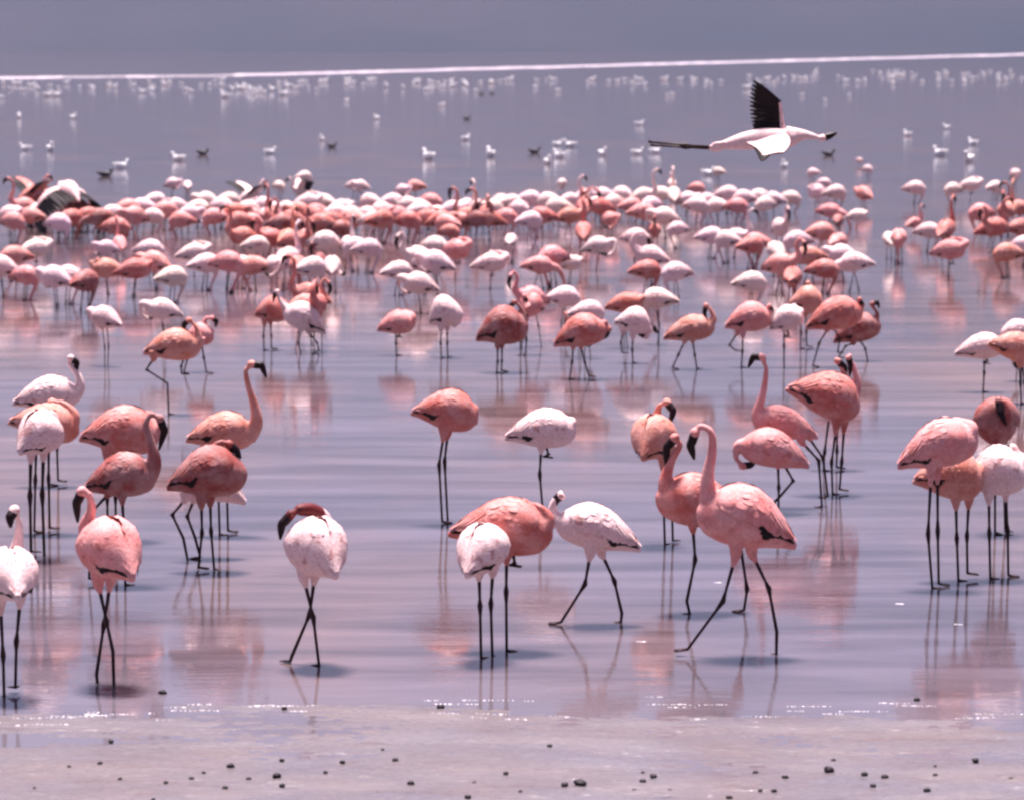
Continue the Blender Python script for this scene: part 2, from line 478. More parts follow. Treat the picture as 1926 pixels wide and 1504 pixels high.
def spread_wing(T, sg, root, color, spec, cov=0.58, pale=False):
    """open wing: pink covert panel plus black flight feathers. spec: (elev near body, elev at tip, span, sweep, chord)"""
    q_ = spec[sg] if isinstance(spec, dict) else spec
    e0, e1, span, sweep, chord = q_[:5]
    if len(q_) > 5: cov = q_[5]
    V = []; Fc = []; nu, nv = 12, 6
    shoulder = T.pt(0.88, R(60)*sg, 0.8)
    side = T.side*sg; fwd = T.t; up = T.up
    pos = shoulder.copy(); ribs = []
    for i in range(nu):
        s = i/(nu-1); e = R(e0+(e1-e0)*s)
        ribs.append((pos.copy(), e, s))
        d = (side*math.cos(e)+up*math.sin(e)-fwd*(sweep*(s-0.25))).normalized()
        pos = pos+d*(span/(nu-1))
    for (p, e, s) in ribs:
        nrm = (up*math.cos(e)-side*math.sin(e))
        c = chord*cov*(1-0.55*s)
        for j in range(nv):
            f = j/(nv-1)
            V.append(p-fwd*(c*f)+nrm*(0.020*math.sin(math.pi*min(1, f+0.15))*(1-.5*s)))
    for i in range(nu-1):
        for j in range(nv-1):
            a = i*nv+j; Fc.append((a, a+1, a+nv+1, a+nv))
    base = len(V)
    for (p, e, s) in ribs:
        nrm = (up*math.cos(e)-side*math.sin(e)); c = chord*cov*(1-0.55*s)
        for j in range(nv):
            V.append(p-fwd*(c*j/(nv-1))-nrm*0.008)
    for i in range(nu-1):
        for j in range(nv-1):
            a = base+i*nv+j; Fc.append((a+nv, a+nv+1, a+1, a))
    o = mesh_obj('wing', V, Fc, [M_wing], root); o.color = color
    V = []; Fc = []
    nf = 20
    for q in range(nf):
        s = (q+0.5)/nf; x = s*(nu-1); i = min(int(x), nu-2); fr = x-i
        p = ribs[i][0].lerp(ribs[i+1][0], fr); e = ribs[i][1]
        nrm = (up*math.cos(e)-side*math.sin(e)); sd = side*math.cos(e)+up*math.sin(e)
        c = chord*cov*(1-0.55*s)
        fan = max(0, (s-0.45))*1.6
        dirn = (-fwd*math.cos(fan)+sd*math.sin(fan)).normalized()
        a = p-fwd*(c*0.75)-nrm*0.003; L = chord*(1.13-cov)*(1+0.45*s); b_ = a+dirn*L
        w = 0.5*span/nf*3.6; wd = nrm.cross(dirn).normalized()
        n0 = len(V)
        for k in range(5):
            s2 = k/4; cc = a.lerp(b_, s2)-nrm*(0.01*s2*s2)+nrm*(0.002*(q % 2)); ww = w*(1 if s2 < 0.7 else 1-(s2-0.7)/0.3*0.8)
            V += [cc-wd*ww, cc+nrm*0.002, cc+wd*ww, cc-nrm*0.002]
        for k in range(4):
            for h in range(4):
                aa = n0+k*4+h; bb = n0+k*4+(h+1) % 4; Fc.append((aa, bb, bb+4, aa+4))
    mesh_obj('flight_feathers', V, Fc, [M_black], o)

TONE = {'w': (0.80, 0.55, 0.54, 1), 'p': (0.68, 0.24, 0.225, 1), 's': (0.50, 0.125, 0.100, 1), 'r': (0.28, 0.060, 0.052, 1), 'o': (0.58, 0.20, 0.145, 1)}
def traced(label, fy, tail, chest, thick, neck, bill, legs, tone='p', wide=0.84, group='flamingos standing in the near shallows', **kw):
    """a bird whose joints are given as picture points (x, y[, metres behind the feet]); built at the depth of its feet"""
    mx = sum(l[-1][0] for l in legs)/len(legs)
    O = ground(mx, fy); D = O.y
    m = D/F
    def L(p):
        q = at_depth(p[0], p[1], D+(p[2] if len(p) > 2 else 0.0)); return q-O
    lg = []
    for i, l in enumerate(legs):
        off = (-0.045 if i == 0 else 0.045)
        pts = []
        for k, p in enumerate(l):
            q = L(p); q.y += off*(1 if k < 1 else 0.8) if len(p) < 3 else 0
            pts.append(q)
        lg.append(pts)
    h = thick*m/2
    o = build_bird('flamingo', O, L(tail), L(chest), h, [L(p) for p in neck], [L(p) for p in bill], lg, TONE[tone], wide, sc=1.0, **kw)
    tag(o, label, 'flamingo', group)
    return o

# ------------------------------------------------------------------ the near birds
NEAR = []
def T_(*a, **k): NEAR.append(traced(*a, **k))
T_('tall salmon flamingo striding left with its dark bill hooked down, rightmost of the front pair', 1232,
   (1500, 1024), (1314, 950), 118, [(1342, 975), (1333, 930), (1331, 895), (1340, 845), (1337, 812), (1318, 801), (1308, 812)], [(1299, 838), (1306, 864)],
   [[(1383, 1040), (1359, 1128), (1292, 1222, -.02)], [(1415, 1042), (1447, 1108), (1462, 1190), (1461, 1234)]], 'p', droop=-18, black=True)
T_('salmon flamingo partly hidden behind the tall striding one, its bill lowered to the left', 1152,
   (1400, 985, .1), (1236, 925), 100, [(1262, 935), (1252, 905), (1262, 868), (1279, 838), (1270, 822)], [(1254, 842), (1253, 884)],
   [[(1302, 985), (1307, 1050), (1291, 1128), (1297, 1153)], [(1391, 1010), (1406, 1110), (1400, 1150)]], 's')
T_('orange pink round flamingo standing tail on, bill hooked down, above the front pair', 1022,
   (1208, 862, -.2), (1246, 805, .14), 84, [(1240, 815, .1), (1236, 785, .12), (1240, 764, .1), (1254, 756, .08)], [(1266, 773, .05), (1259, 800, .04)],
   [[(1246, 865), (1248, 955), (1250, 1022)], [(1262, 862), (1264, 950), (1266, 1018)]], 'o', wide=.95)
T_('pale flamingo walking left with long open stride and S-bent neck, in the front centre', 1172,
   (1208, 1032), (1046, 974), 84, [(1072, 985), (1046, 974), (1039, 954), (1046, 936), (1058, 929)], [(1047, 938), (1038, 958)],
   [[(1110, 1038), (1100, 1096), (1054, 1169)], [(1131, 1040), (1156, 1094), (1170, 1155), (1168, 1173)]], 'w', droop=-6)
T_('large salmon flamingo resting on one leg with its head laid on its back', 1222,
   (842, 1000, .05), (1040, 1000), 108, [(1012, 1005), (1032, 975), (1012, 952), (986, 946)], [(972, 952), (955, 962)],
   [[(953, 1042), (952, 1110), (953, 1222)], [(965, 1042), (968, 1060), (958, 1065)]], 's', droop=-10)
T_('white flamingo seen tail on, standing on two thin legs before the salmon one-legged bird', 1236,
   (876, 1082, -.26), (932, 1010, .1), 92, [(925, 1015, .1), (918, 992, .12), (905, 990, .05)], [(900, 996, .0), (897, 1004, -.03)],
   [[(901, 1074), (903, 1136), (905, 1236)], [(927, 1074), (923, 1136), (926, 1238)]], 'w', wide=.98, black=True)
T_('salmon backed flamingo with dark tail, headless looking, standing on two legs in the middle', 982,
   (772, 774), (900, 782), 78, [(882, 790), (894, 768), (872, 756, .04)], [(852, 756, .05), (838, 760, .05)],
   [[(835, 815), (826, 872), (832, 980)], [(842, 815), (836, 868), (842, 984)]], 's')
T_('pale grey pink flamingo asleep on one leg, right of the dark tailed one', 974,
   (948, 822), (1084, 806), 74, [(1062, 815), (1078, 792), (1056, 782, .05)], [(1036, 784, .06), (1022, 788, .06)],
   [[(1018, 838), (1015, 890), (1022, 973)], [(1026, 838), (1032, 855), (1022, 860)]], 'w')
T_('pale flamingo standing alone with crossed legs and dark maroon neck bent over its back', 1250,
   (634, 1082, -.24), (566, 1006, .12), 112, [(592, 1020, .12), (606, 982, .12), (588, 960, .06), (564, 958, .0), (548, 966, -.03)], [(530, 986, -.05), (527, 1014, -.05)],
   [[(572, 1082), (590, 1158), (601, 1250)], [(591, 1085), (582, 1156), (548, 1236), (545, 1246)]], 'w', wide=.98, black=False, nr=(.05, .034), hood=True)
T_('pink flamingo with crossed legs, seen from behind, bill hanging down on its left', 1286,
   (252, 1086, -.24), (172, 1008, .12), 116, [(178, 1020, .1), (162, 992, .08), (172, 958, .04), (168, 930), (155, 922)], [(144, 946), (146, 982)],
   [[(187, 1094), (202, 1166), (214, 1222), (216, 1290)], [(206, 1094), (194, 1176), (180, 1270), (182, 1290)]], 'p', wide=.96)
T_('white flamingo cut by the left edge of the picture, tail towards the viewer', 1308,
   (34, 1126, -.26), (10, 1062, .14), 98, [(18, 1072, .14), (32, 1030, .14), (36, 985, .1), (28, 958, .08)], [(19, 972, .05), (20, 992, .04)],
   [[(3, 1128), (8, 1230), (10, 1310)], [(36, 1126), (29, 1208), (27, 1296)]], 'w', wide=.98)
T_('rose brown flamingo standing behind the cross-legged one, neck arched and bill pointing down', 1098,
   (156, 918), (294, 888), 84, [(270, 905), (290, 872), (284, 835), (274, 800), (284, 779), (300, 786)], [(309, 810), (299, 846)],
   [[(231, 930), (235, 1000), (237, 1098)], [(204, 928), (173, 962), (166, 1090)]], 'r', droop=-15)
T_('flamingo with ruffled salmon back and white tail, behind the rose brown one', 1014,
   (148, 822), (300, 815), 92, [(280, 822), (298, 800), (280, 780, .05)], [(262, 778, .05), (246, 780, .05)],
   [[(202, 850), (203, 935), (204, 1010)], [(214, 850), (216, 935), (217, 1012)]], 's', droop=4)
T_('salmon pink flamingo with its head drawn back on its shoulders, legs close together', 1072,
   (312, 914), (464, 882), 98, [(440, 895), (412, 862, .03), (402, 842, .03), (416, 831), (430, 834)], [(444, 846), (453, 862)],
   [[(380, 942), (381, 1000), (374, 1066)], [(394, 942), (396, 1000), (402, 1073)]], 'r', droop=-15)
T_('pale flamingo mostly hidden behind the salmon pink one, white rump showing', 1052,
   (464, 946, .1), (350, 892, .1), 62, [(365, 905, .1), (350, 880, .2), (370, 862, .2)], [(385, 868, .2), (398, 872, .2)],
   [[(350, 936), (325, 966), (346, 1010), (355, 1056)], [(364, 940), (351, 972), (366, 1012), (376, 1050)]], 'w', black=False)
T_('tan pink flamingo with upright neck and black bill facing right', 1004,
   (348, 826), (480, 812), 72, [(464, 820), (482, 795), (478, 760), (467, 725), (462, 698), (472, 685)], [(492, 688), (501, 710)],
   [[(410, 835), (412, 930), (414, 1004)], [(424, 835), (426, 930), (428, 1000)]], 'o', droop=-15)
T_('white and pink flamingo with black wing tips trailing left, uppermost of the left pair', 912,
   (22, 758), (150, 738), 66, [(134, 745), (150, 730), (148, 708), (132, 686), (132, 673)], [(144, 682), (143, 704)],
   [[(90, 760), (92, 840), (94, 910)], [(104, 760), (106, 840), (108, 905)]], 'w', droop=15)
T_('cream pink flamingo facing right, squeezed behind the black bellied one', 1000,
   (14, 792), (150, 808), 72, [(128, 805), (140, 780), (118, 758), (98, 756)], [(84, 764), (72, 778)],
   [[(70, 835), (68, 900), (66, 998)], [(90, 835), (90, 900), (92, 994)]], 'o', droop=10)
T_('white flamingo with black under its tail, on two thick dark legs at the left', 1046,
   (34, 850, -.2), (110, 800, .06), 82, [(98, 808, .06), (100, 780, .05), (84, 776, .0)], [(70, 782, -.02), (62, 794, -.03)],
   [[(60, 852), (58, 930), (60, 1036)], [(80, 852), (78, 930), (82, 1048)]], 'w', wide=.95, droop=12, leg_r=.013)
# birds to the right
T_('salmon pink flamingo bending its head under its chest, one leg lifted', 964,
   (1524, 876), (1392, 830), 72, [(1412, 838), (1388, 838), (1384, 860), (1396, 876)], [(1412, 874), (1424, 862)],
   [[(1462, 868), (1464, 915), (1463, 965)], [(1474, 872), (1493, 905), (1468, 934), (1446, 956)]], 'p', black=False)
T_('pale pink flamingo with faint upright neck and black bill, behind the head bending one', 952,
   (1540, 822), (1416, 785), 60, [(1436, 796), (1424, 780), (1436, 735), (1441, 696), (1434, 672)], [(1417, 672), (1407, 692)],
   [[(1506, 828), (1539, 864), (1545, 952)], [(1520, 820), (1549, 862), (1558, 935)]], 'p', black=False)
T_('salmon flamingo with brown mottled wing, neck raised and black bill pointing down', 928,
   (1478, 728), (1618, 768), 88, [(1594, 760), (1592, 722), (1584, 692), (1574, 678)], [(1588, 690), (1591, 716)],
   [[(1572, 800), (1563, 868), (1565, 928)], [(1589, 798), (1584, 870), (1580, 922)]], 's', droop=10)
T_('pink flamingo hidden behind the mottled one, only neck and head clear', 884,
   (1510, 722, .1), (1612, 748, .1), 60, [(1600, 748, .1), (1612, 722, .1), (1606, 690, .1), (1596, 670, .1)], [(1600, 688, .1), (1598, 708, .1)],
   [[(1560, 770), (1550, 850), (1548, 884)], [(1576, 770), (1575, 850), (1574, 880)]], 'p')
T_('pink flamingo with tucked head and drooping tail, leftmost of the right edge group', 1104,
   (1686, 876), (1838, 818), 90, [(1816, 826), (1828, 802), (1800, 790, .05), (1778, 790, .04)], [(1760, 796, .04), (1746, 802, .04)],
   [[(1750, 880), (1744, 1002), (1752, 1104)], [(1765, 880), (1765, 1000), (1767, 1100)]], 'p')
T_('flamingo with orange lower breast and black edged tail, middle of the right edge group', 1090,
   (1716, 902), (1850, 900), 96, [(1830, 900), (1846, 880), (1822, 860, .05)], [(1804, 860, .05), (1790, 866, .05)],
   [[(1796, 940), (1798, 1010), (1801, 1090)], [(1824, 942), (1820, 1009), (1821, 1080)]], 'o', droop=-8)
T_('white flamingo with rounded breast at the right edge, nearest of its group', 1086,
   (1812, 912), (1930, 880), 96, [(1908, 888), (1926, 862), (1906, 842, .05)], [(1888, 842, .05), (1874, 850, .05)],
   [[(1858, 930), (1859, 1000), (1861, 1086)], [(1893, 926), (1897, 1000), (1898, 1084)]], 'w', black=False)
T_('dark maroon flamingo facing the camera, black bill hanging before its breast, right edge', 1002,
   (1852, 776, .22), (1886, 812, -.1), 86, [(1886, 806, -.08), (1893, 775, -.1), (1888, 756, -.1), (1878, 752, -.1)], [(1882, 776, -.14), (1893, 800, -.15)],
   [[(1870, 835), (1870, 920), (1870, 1000)], [(1888, 835), (1890, 920), (1892, 998)]], 'r', wide=.95)
T_('pale flamingo standing on one leg at right, tail pointing left', 736,
   (1794, 666), (1890, 648), 48, [(1874, 652), (1884, 640), (1868, 634, .05)], [(1852, 634, .05), (1844, 638, .05)],
   [[(1850, 668), (1850, 700), (1848, 736)], [(1856, 668), (1858, 680), (1850, 684)]], 'w')
T_('orange pink flamingo cut by the right edge, above the edge group', 758,
   (1856, 646), (1946, 664), 54, [(1930, 660), (1948, 640), (1940, 615)], [(1950, 625), (1955, 645)],
   [[(1916, 682), (1918, 720), (1920, 758)], [(1924, 682), (1928, 720), (1930, 756)]], 'o')
# middle distance, traced too
MG = 'flamingos wading in the middle distance'
T_('tan flamingo walking right with one leg lifted, left of the middle distance', 778,
   (268, 662), (378, 648), 60, [(364, 652), (374, 636), (368, 614), (356, 602)], [(346, 610), (346, 624)],
   [[(290, 674), (276, 694), (316, 720), (318, 778)], [(345, 674), (340, 690), (341, 704)]], 'o', group=MG, droop=-10)
T_('pink flamingo with arched neck just right of the tan walking one', 702,
   (346, 640, .2), (402, 628, .2), 42, [(394, 630, .2), (384, 612, .2), (388, 598, .2), (398, 598, .2)], [(407, 604, .2), (405, 616, .2)],
   [[(380, 645), (384, 672), (389, 700)], [(364, 645), (352, 675), (345, 702)]], 'p', group=MG)
T_('pale pink flamingo facing left with long neck leaning over its neighbour', 664,
   (614, 626), (535, 580), 52, [(548, 588), (534, 575), (524, 560), (522, 548)], [(516, 556), (514, 568)],
   [[(566, 620), (562, 645), (566, 666)], [(580, 625), (596, 645), (600, 662)]], 'w', group=MG, droop=-10)
T_('salmon flamingo standing behind the pale long necked one', 658,
   (478, 592), (540, 582), 50, [(530, 585), (536, 572), (526, 562), (516, 560)], [(508, 566), (502, 574)],
   [[(498, 606), (496, 632), (497, 658)], [(508, 606), (510, 632), (510, 656)]], 's', group=MG)
T_('salmon flamingo asleep on a single thin leg with nothing close by it', 668,
   (708, 620), (780, 604), 44, [(770, 608), (776, 594), (762, 586, .05), (750, 586, .05)], [(738, 590, .05), (730, 594, .05)],
   [[(745, 622), (745, 645), (746, 668)], [(749, 622), (752, 632), (746, 634)]], 'p', group=MG)
T_('round pale flamingo with head bent to its belly, on two legs', 672,
   (806, 606), (866, 578), 60, [(856, 585), (866, 592), (864, 606), (856, 612)], [(850, 606), (842, 600)],
   [[(830, 618), (829, 645), (830, 672)], [(841, 618), (841, 645), (842, 672)]], 'w', group=MG)
T_('large brown pink flamingo with its neck raised beside another bird head', 700,
   (894, 636), (992, 606), 74, [(978, 614), (984, 592), (976, 574), (968, 568)], [(960, 576), (956, 588)],
   [[(936, 650), (936, 680), (934, 700)], [(944, 650), (944, 680), (943, 698)]], 'r', group=MG, droop=-8)
T_('pink flamingo with black bill hanging down, right of the large brown pink one', 668,
   (1024, 580, .2), (984, 576), 44, [(990, 580), (982, 566), (986, 556)], [(992, 572), (992, 596)],
   [[(980, 600), (979, 640), (979, 668)], [(990, 600), (990, 640), (989, 668)]], 'p', group=MG)
T_('rosy flamingo walking right with its black bill tucked against its breast', 712,
   (1040, 648), (1140, 612), 62, [(1122, 618), (1138, 606), (1146, 618)], [(1140, 632), (1126, 640)],
   [[(1078, 650), (1076, 680), (1071, 712)], [(1092, 650), (1100, 682), (1108, 708)]], 's', group=MG, droop=-8)
T_('yellowish pink flamingo striding right with short neck and black bill', 694,
   (1246, 636), (1344, 612), 48, [(1328, 616), (1342, 600), (1336, 582), (1328, 574)], [(1325, 588), (1328, 600)],
   [[(1288, 640), (1276, 666), (1264, 692)], [(1303, 640), (1307, 668), (1311, 694)]], 'o', group=MG, droop=-12)
T_('white backed flamingo on one leg beside the rosy walking one', 682,
   (1154, 606), (1224, 608), 50, [(1210, 612), (1224, 622), (1216, 634)], [(1206, 630), (1198, 626)],
   [[(1190, 632), (1189, 658), (1190, 682)], [(1172, 626), (1168, 645), (1170, 664)]], 'w', group=MG)
T_('pink oval flamingo with one foot kicked back', 690,
   (1362, 614), (1450, 592), 56, [(1434, 598), (1450, 586), (1446, 574)], [(1452, 584), (1450, 596)],
   [[(1397, 628), (1396, 660), (1394, 690)], [(1388, 626), (1372, 650), (1384, 660)]], 'p', group=MG, droop=-10)
T_('white flamingo with black under the tail standing on one leg', 690,
   (1446, 618), (1510, 590), 46, [(1498, 596), (1508, 584), (1494, 576, .05)], [(1482, 580, .05), (1474, 584, .05)],
   [[(1474, 618), (1474, 650), (1474, 692)], [(1480, 618), (1484, 630), (1476, 634)]], 'w', group=MG, droop=12)
T_('rose flamingo stepping right with raised black necked head', 690,
   (1514, 616), (1622, 580), 62, [(1604, 590), (1622, 576), (1616, 562)], [(1622, 574), (1617, 588)],
   [[(1556, 618), (1540, 645), (1528, 688)], [(1570, 618), (1580, 640), (1576, 664)]], 's', group=MG, droop=-15)
T_('dusky pink flamingo with white face, rightmost walking of its cluster', 678,
   (1566, 642), (1656, 606), 54, [(1640, 612), (1650, 592), (1640, 572)], [(1650, 568), (1654, 580)],
   [[(1604, 645), (1590, 650), (1576, 672)], [(1618, 640), (1628, 656), (1633, 680)]], 'r', group=MG, droop=-10)
T_('brown orange flamingo with its neck curved in a loop behind the white one', 655,
   (1482, 572), (1548, 566), 52, [(1534, 570), (1540, 556), (1526, 540), (1520, 532)], [(1513, 542), (1514, 556)],
   [[(1506, 590), (1506, 625), (1505, 655)], [(1516, 590), (1517, 625), (1518, 652)]], 'o', group=MG)

# ------------------------------------------------------------------ prototype poses for the flock behind (metres, facing +x)
def V3(x, z, y=0): return Vector((x, y, z))
LEGS2 = lambda: [[V3(.02, .60, -.04), V3(.00, .34, -.045), V3(.03, .0, -.05)], [V3(.02, .60, .04), V3(-.02, .34, .045), V3(-.02, .0, .05)]]
LEG1 = lambda: [[V3(.02, .60, -.02), V3(.005, .34, -.02), V3(.015, .0, -.02)], [V3(.03, .60, .04), V3(.05, .52, .04), V3(.0, .50, .04)]]
WALK = lambda: [[V3(.0, .60, -.04), V3(.05, .34, -.045), V3(.16, .0, -.05)], [V3(.0, .60, .04), V3(-.06, .36, .045), V3(-.12, .0, .05)]]
PRO = {}
FARSET = 0
def proto(key, tail, chest, r, neck, bill, legs, **kw):
    PRO[key] = build_bird('flamingo', Vector((0, 0, 0)), tail, chest, r, neck, bill, legs, TONE['p'], vox=0.012, eye=False, leg_r=0.0075, **kw)
proto('feed', V3(-.27, .64), V3(.22, .66), .125, [V3(.12, .66), V3(.16, .59), V3(.14, .50), V3(.10, .42), V3(.07, .34)], [V3(.03, .27), V3(-.02, .25)], LEGS2())
proto('up', V3(-.28, .60), V3(.22, .72), .125, [V3(.14, .72), V3(.25, .80), V3(.20, .96), V3(.21, 1.10), V3(.27, 1.14)], [V3(.34, 1.11), V3(.36, 1.04)], LEGS2())
proto('hook', V3(-.27, .62), V3(.22, .71), .13, [V3(.14, .72), V3(.26, .80), V3(.22, .94), V3(.27, 1.02), V3(.32, .98)], [V3(.35, .89), V3(.32, .80)], WALK())
proto('tuck', V3(-.28, .62), V3(.22, .69), .125, [V3(.14, .70), V3(.24, .78), V3(.12, .83, .05), V3(.03, .82, .06)], [V3(-.05, .80, .06), V3(-.12, .78, .06)], LEG1())
proto('sleep', V3(-.28, .62), V3(.22, .69), .13, [V3(.14, .70), V3(.22, .77), V3(.12, .80, .03)], [V3(.04, .79, .04), V3(-.03, .78, .04)], LEGS2())
proto('preen', V3(-.25, .60), V3(.21, .71), .13, [V3(.14, .72), V3(.26, .76), V3(.27, .64, -.06), V3(.20, .56, -.13)], [V3(.12, .58, -.16), V3(.04, .62, -.16)], LEGS2())
proto('walkdown', V3(-.28, .66), V3(.21, .66), .12, [V3(.14, .66), V3(.26, .62), V3(.34, .46), V3(.36, .30), V3(.34, .16)], [V3(.29, .09), V3(.24, .06)], WALK())
proto('arch', V3(-.27, .61), V3(.21, .71), .125, [V3(.14, .72), V3(.24, .82), V3(.22, .94), V3(.12, .99), V3(.04, .93)], [V3(.02, .84), V3(.05, .77)], LEGS2())
proto('open', V3(-.26, .64), V3(.22, .70), .12, [V3(.14, .72), V3(.26, .78), V3(.24, .92), V3(.30, .98)], [V3(.37, .95), V3(.38, .88)], WALK(), spread=(35, 5, .62, .35, .30))

proto('droop', V3(-.26, .62), V3(.20, .74), .13, [V3(.12, .74), V3(.24, .78), V3(.26, .64), V3(.22, .5)], [V3(.17, .44), V3(.1, .42)], LEGS2(), spread=(-5, -88, .42, .1, .42, .25))
def copy_thing(src):
    r = src.copy(); COL.objects.link(r)
    for ch in src.children:
        c = ch.copy(); COL.objects.link(c); c.parent = r
        for gch in ch.children:
            d = gch.copy(); COL.objects.link(d); d.parent = c
    return r
POSE = {'feed': 'head lowered', 'up': 'neck upright', 'hook': 'bill hanging', 'tuck': 'head tucked', 'sleep': 'head folded',
        'preen': 'bill preening', 'walkdown': 'head down', 'arch': 'neck arched', 'droop': 'black wings drooping', 'open': 'wings open'}
COLS = ['at left', 'left of centre', 'at centre', 'right of centre', 'at right']
TN = {'w': 'white pink', 'p': 'pink', 's': 'salmon', 'r': 'rose brown', 'o': 'orange pink'}
ORD = ['first', 'second', 'third', 'fourth', 'fifth', 'sixth', 'seventh', 'eighth', 'ninth', 'tenth', 'eleventh', 'twelfth', 'thirteenth', 'fourteenth',
       'fifteenth', 'sixteenth', 'seventeenth', 'eighteenth', 'nineteenth', 'twentieth']+['twenty-'+w for w in ('first second third fourth fifth sixth seventh eighth ninth').split()]+['thirtieth']+['thirty-'+w for w in ('first second third fourth fifth sixth seventh eighth ninth').split()]
